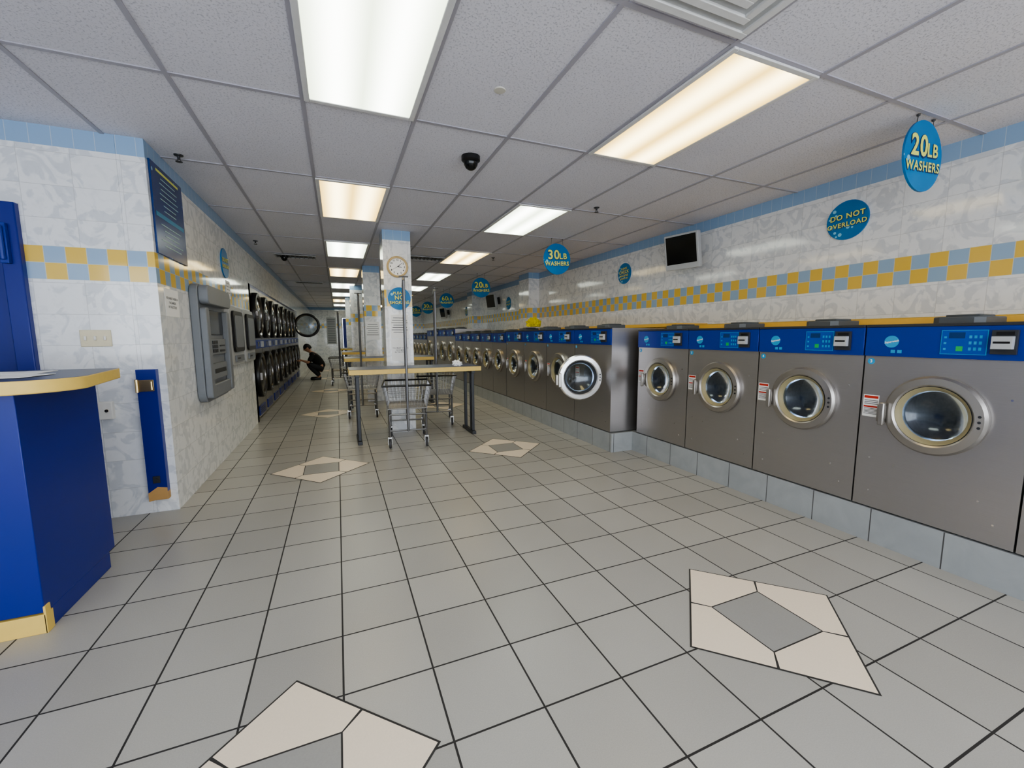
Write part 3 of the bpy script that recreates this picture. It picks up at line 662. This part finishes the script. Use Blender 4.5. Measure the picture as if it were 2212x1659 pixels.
# ---------------------------------------------------------------- person
def skinmesh(verts,edges,radii,root=0,sub=2):
    me=bpy.data.meshes.new('s'); me.from_pydata(verts,edges,[]); o=bpy.data.objects.new('s',me); COL.objects.link(o)
    sk=o.modifiers.new('s','SKIN'); sk.use_smooth_shade=True
    for k,v in enumerate(me.skin_vertices[0].data):
        r=radii[k]; v.radius=(r,r) if not isinstance(r,tuple) else r; v.use_root=(k==root)
    ss=o.modifiers.new('u','SUBSURF'); ss.levels=sub; ss.render_levels=sub
    bpy.context.view_layer.update()
    m2=bpy.data.meshes.new_from_object(o.evaluated_get(bpy.context.evaluated_depsgraph_get()))
    bpy.data.objects.remove(o); return m2
def person(loc,rz):
    t=thing('person','person in black shirt and dark trousers crouching by the dryers','person',loc,rz)
    V=[(.12,0,.31),(.08,0,.44),(-.02,0,.60),(-.09,0,.71),(-.15,0,.79),(-.19,0,.84),
       (.09,.10,.30),(-.25,.16,.46),(.06,.15,.10),(.01,.15,.05),(-.12,.16,.03),
       (.09,-.10,.30),(-.26,-.14,.48),(.06,-.13,.10),(.01,-.13,.05),(-.12,-.14,.03),
       (-.09,.18,.71),(-.20,.25,.49),(-.35,.16,.54),(-.41,.14,.55),
       (-.09,-.18,.71),(-.22,-.25,.50),(-.37,-.14,.57),(-.43,-.12,.58)]
    E=[(0,1),(1,2),(2,3),(3,4),(4,5),(0,6),(6,7),(7,8),(8,9),(9,10),(0,11),(11,12),(12,13),(13,14),(14,15),(3,16),(16,17),(17,18),(18,19),(3,20),(20,21),(21,22),(22,23)]
    Rr=[.13,.125,.13,.12,.055,.05,.09,.062,.04,.036,.03,.09,.062,.04,.036,.03,.05,.038,.026,.03,.05,.038,.026,.03]
    B=MB().add(skinmesh(V,E,Rr),0)
    hd=bmesh.new(); bmesh.ops.create_uvsphere(hd,u_segments=24,v_segments=18,radius=.1)
    for v in hd.verts:
        v.co.x*=.98; v.co.y*=.78; v.co.z*=1.18
        if v.co.z<-.03: v.co.y*=.85; v.co.x=v.co.x*.9-.01
        if v.co.x<-.07 and abs(v.co.y)<.02 and -.03<v.co.z<.015: v.co.x-=.025
    hm=bpy.data.meshes.new('h'); hd.to_mesh(hm); hd.free()
    HM=Matrix.Translation((-.23,0,.92))@Matrix.Rotation(math.radians(-24),4,'Y')
    B.add(hm,0,HM)
    for sy in (-1,1): B.lathe(HM@Vector((0,sy*.074,-.005)),(0,sy,0),[(0,.014),(.02,.012),(.028,.004),(.026,0)],0,12)
    for (hx,hy,hz) in ((-.42,.14,.55),(-.44,-.12,.58)):
        for q in range(4):
            y=hy-.03+q*.02; L=.07-.012*abs(q-1.3)
            B.add(skinmesh([(hx+.01,y,hz),(hx-.02,y,hz+.004),(hx-.02-L*.5,y,hz-.004),(hx-.02-L*.8,y,hz-.03)],[(0,1),(1,2),(2,3)],[.009,.009,.008,.007],0,1),0)
        B.add(skinmesh([(hx+.02,hy-.02,hz),(hx-.005,hy-.05,hz-.012),(hx-.035,hy-.055,hz-.025)],[(0,1),(1,2)],[.011,.010,.008],0,1),0)
    B.build('body',SKIN,t)
    MB().add(skinmesh([V[k] for k in (0,1,2,3,4,16,20)]+[(-.185,.24,.52),(-.205,-.24,.53)],[(0,1),(1,2),(2,3),(3,4),(3,5),(3,6),(5,7),(6,8)],[.14,.15,.16,.15,.065,.08,.08,.062,.062]),0).build('shirt',SHIRT,t)
    MB().add(skinmesh([V[0]]+[V[k] for k in (6,7,8,11,12,13)]+[(.10,0,.40)],[(0,1),(1,2),(2,3),(0,4),(4,5),(5,6),(0,7)],[.15,.11,.08,.055,.11,.08,.055,.135]),0).build('trousers',PANTS,t)
    for k,y in enumerate((.155,-.135)):
        MB().prism([(x-.02,y+yy) for x,yy in ((.11,-.03),(.11,.03),(0,.045),(-.12,.045),(-.17,.02),(-.17,-.02),(-.12,-.045),(0,-.045))],.0,.07,0).build('shoe',DARK,t,bevel=.02)
    hb=bmesh.new(); bmesh.ops.create_uvsphere(hb,u_segments=24,v_segments=16,radius=.108)
    bmesh.ops.delete(hb,geom=[v for v in hb.verts if v.co.z<.0-.5*max(0,v.co.x) and v.co.x<.02 or v.co.z<-.06],context='VERTS')
    for v in hb.verts: v.co.y*=.80; v.co.z*=1.17
    hm=bpy.data.meshes.new('h'); hb.to_mesh(hm); hb.free()
    MB().add(hm,0,HM).build('hair',HAIR,t)
    X=MB()
    for sy in (-1,1): X.ball(HM@Vector((-.088,sy*.03,.012)),.009,0,8)
    X.build('eyes',DARK,t); MB().box(-.012,.004,-.022,.022,-.004,.004).build('mouth',P('lips',(150,90,80),.6),t,loc=HM@Vector((-.092,0,-.058)))
person((-.47,11.9,0),0)
# ---------------------------------------------------------------- light, camera
w=bpy.data.worlds.new('w'); SC.world=w; w.use_nodes=True
bg=w.node_tree.nodes['Background']; bg.inputs[0].default_value=(.86,.92,1,1); bg.inputs[1].default_value=4.9
yaw,pitch,roll=.3931,.1158,-.0046
cy,sy,cp,sp=math.cos(yaw),math.sin(yaw),math.cos(pitch),math.sin(pitch)
f=Vector((sy*cp,cy*cp,-sp)); r=Vector((cy,-sy,0)); u=r.cross(f)
r2=r*math.cos(roll)+u*math.sin(roll); u2=-r*math.sin(roll)+u*math.cos(roll)
cam=bpy.data.cameras.new('camera'); cam.sensor_fit='HORIZONTAL'; cam.sensor_width=36; cam.lens=901.9/2212*36; cam.clip_start=.02
co=bpy.data.objects.new('camera',cam); COL.objects.link(co); SC.camera=co
Mx=Matrix((r2,u2,-f)).transposed().to_4x4(); Mx.translation=Vector((.1151,-1.4967,1.2509)); co.matrix_world=Mx
SC.view_settings.view_transform='AgX'
try: SC.view_settings.look='AgX - Medium High Contrast'
except Exception as e: print(e)
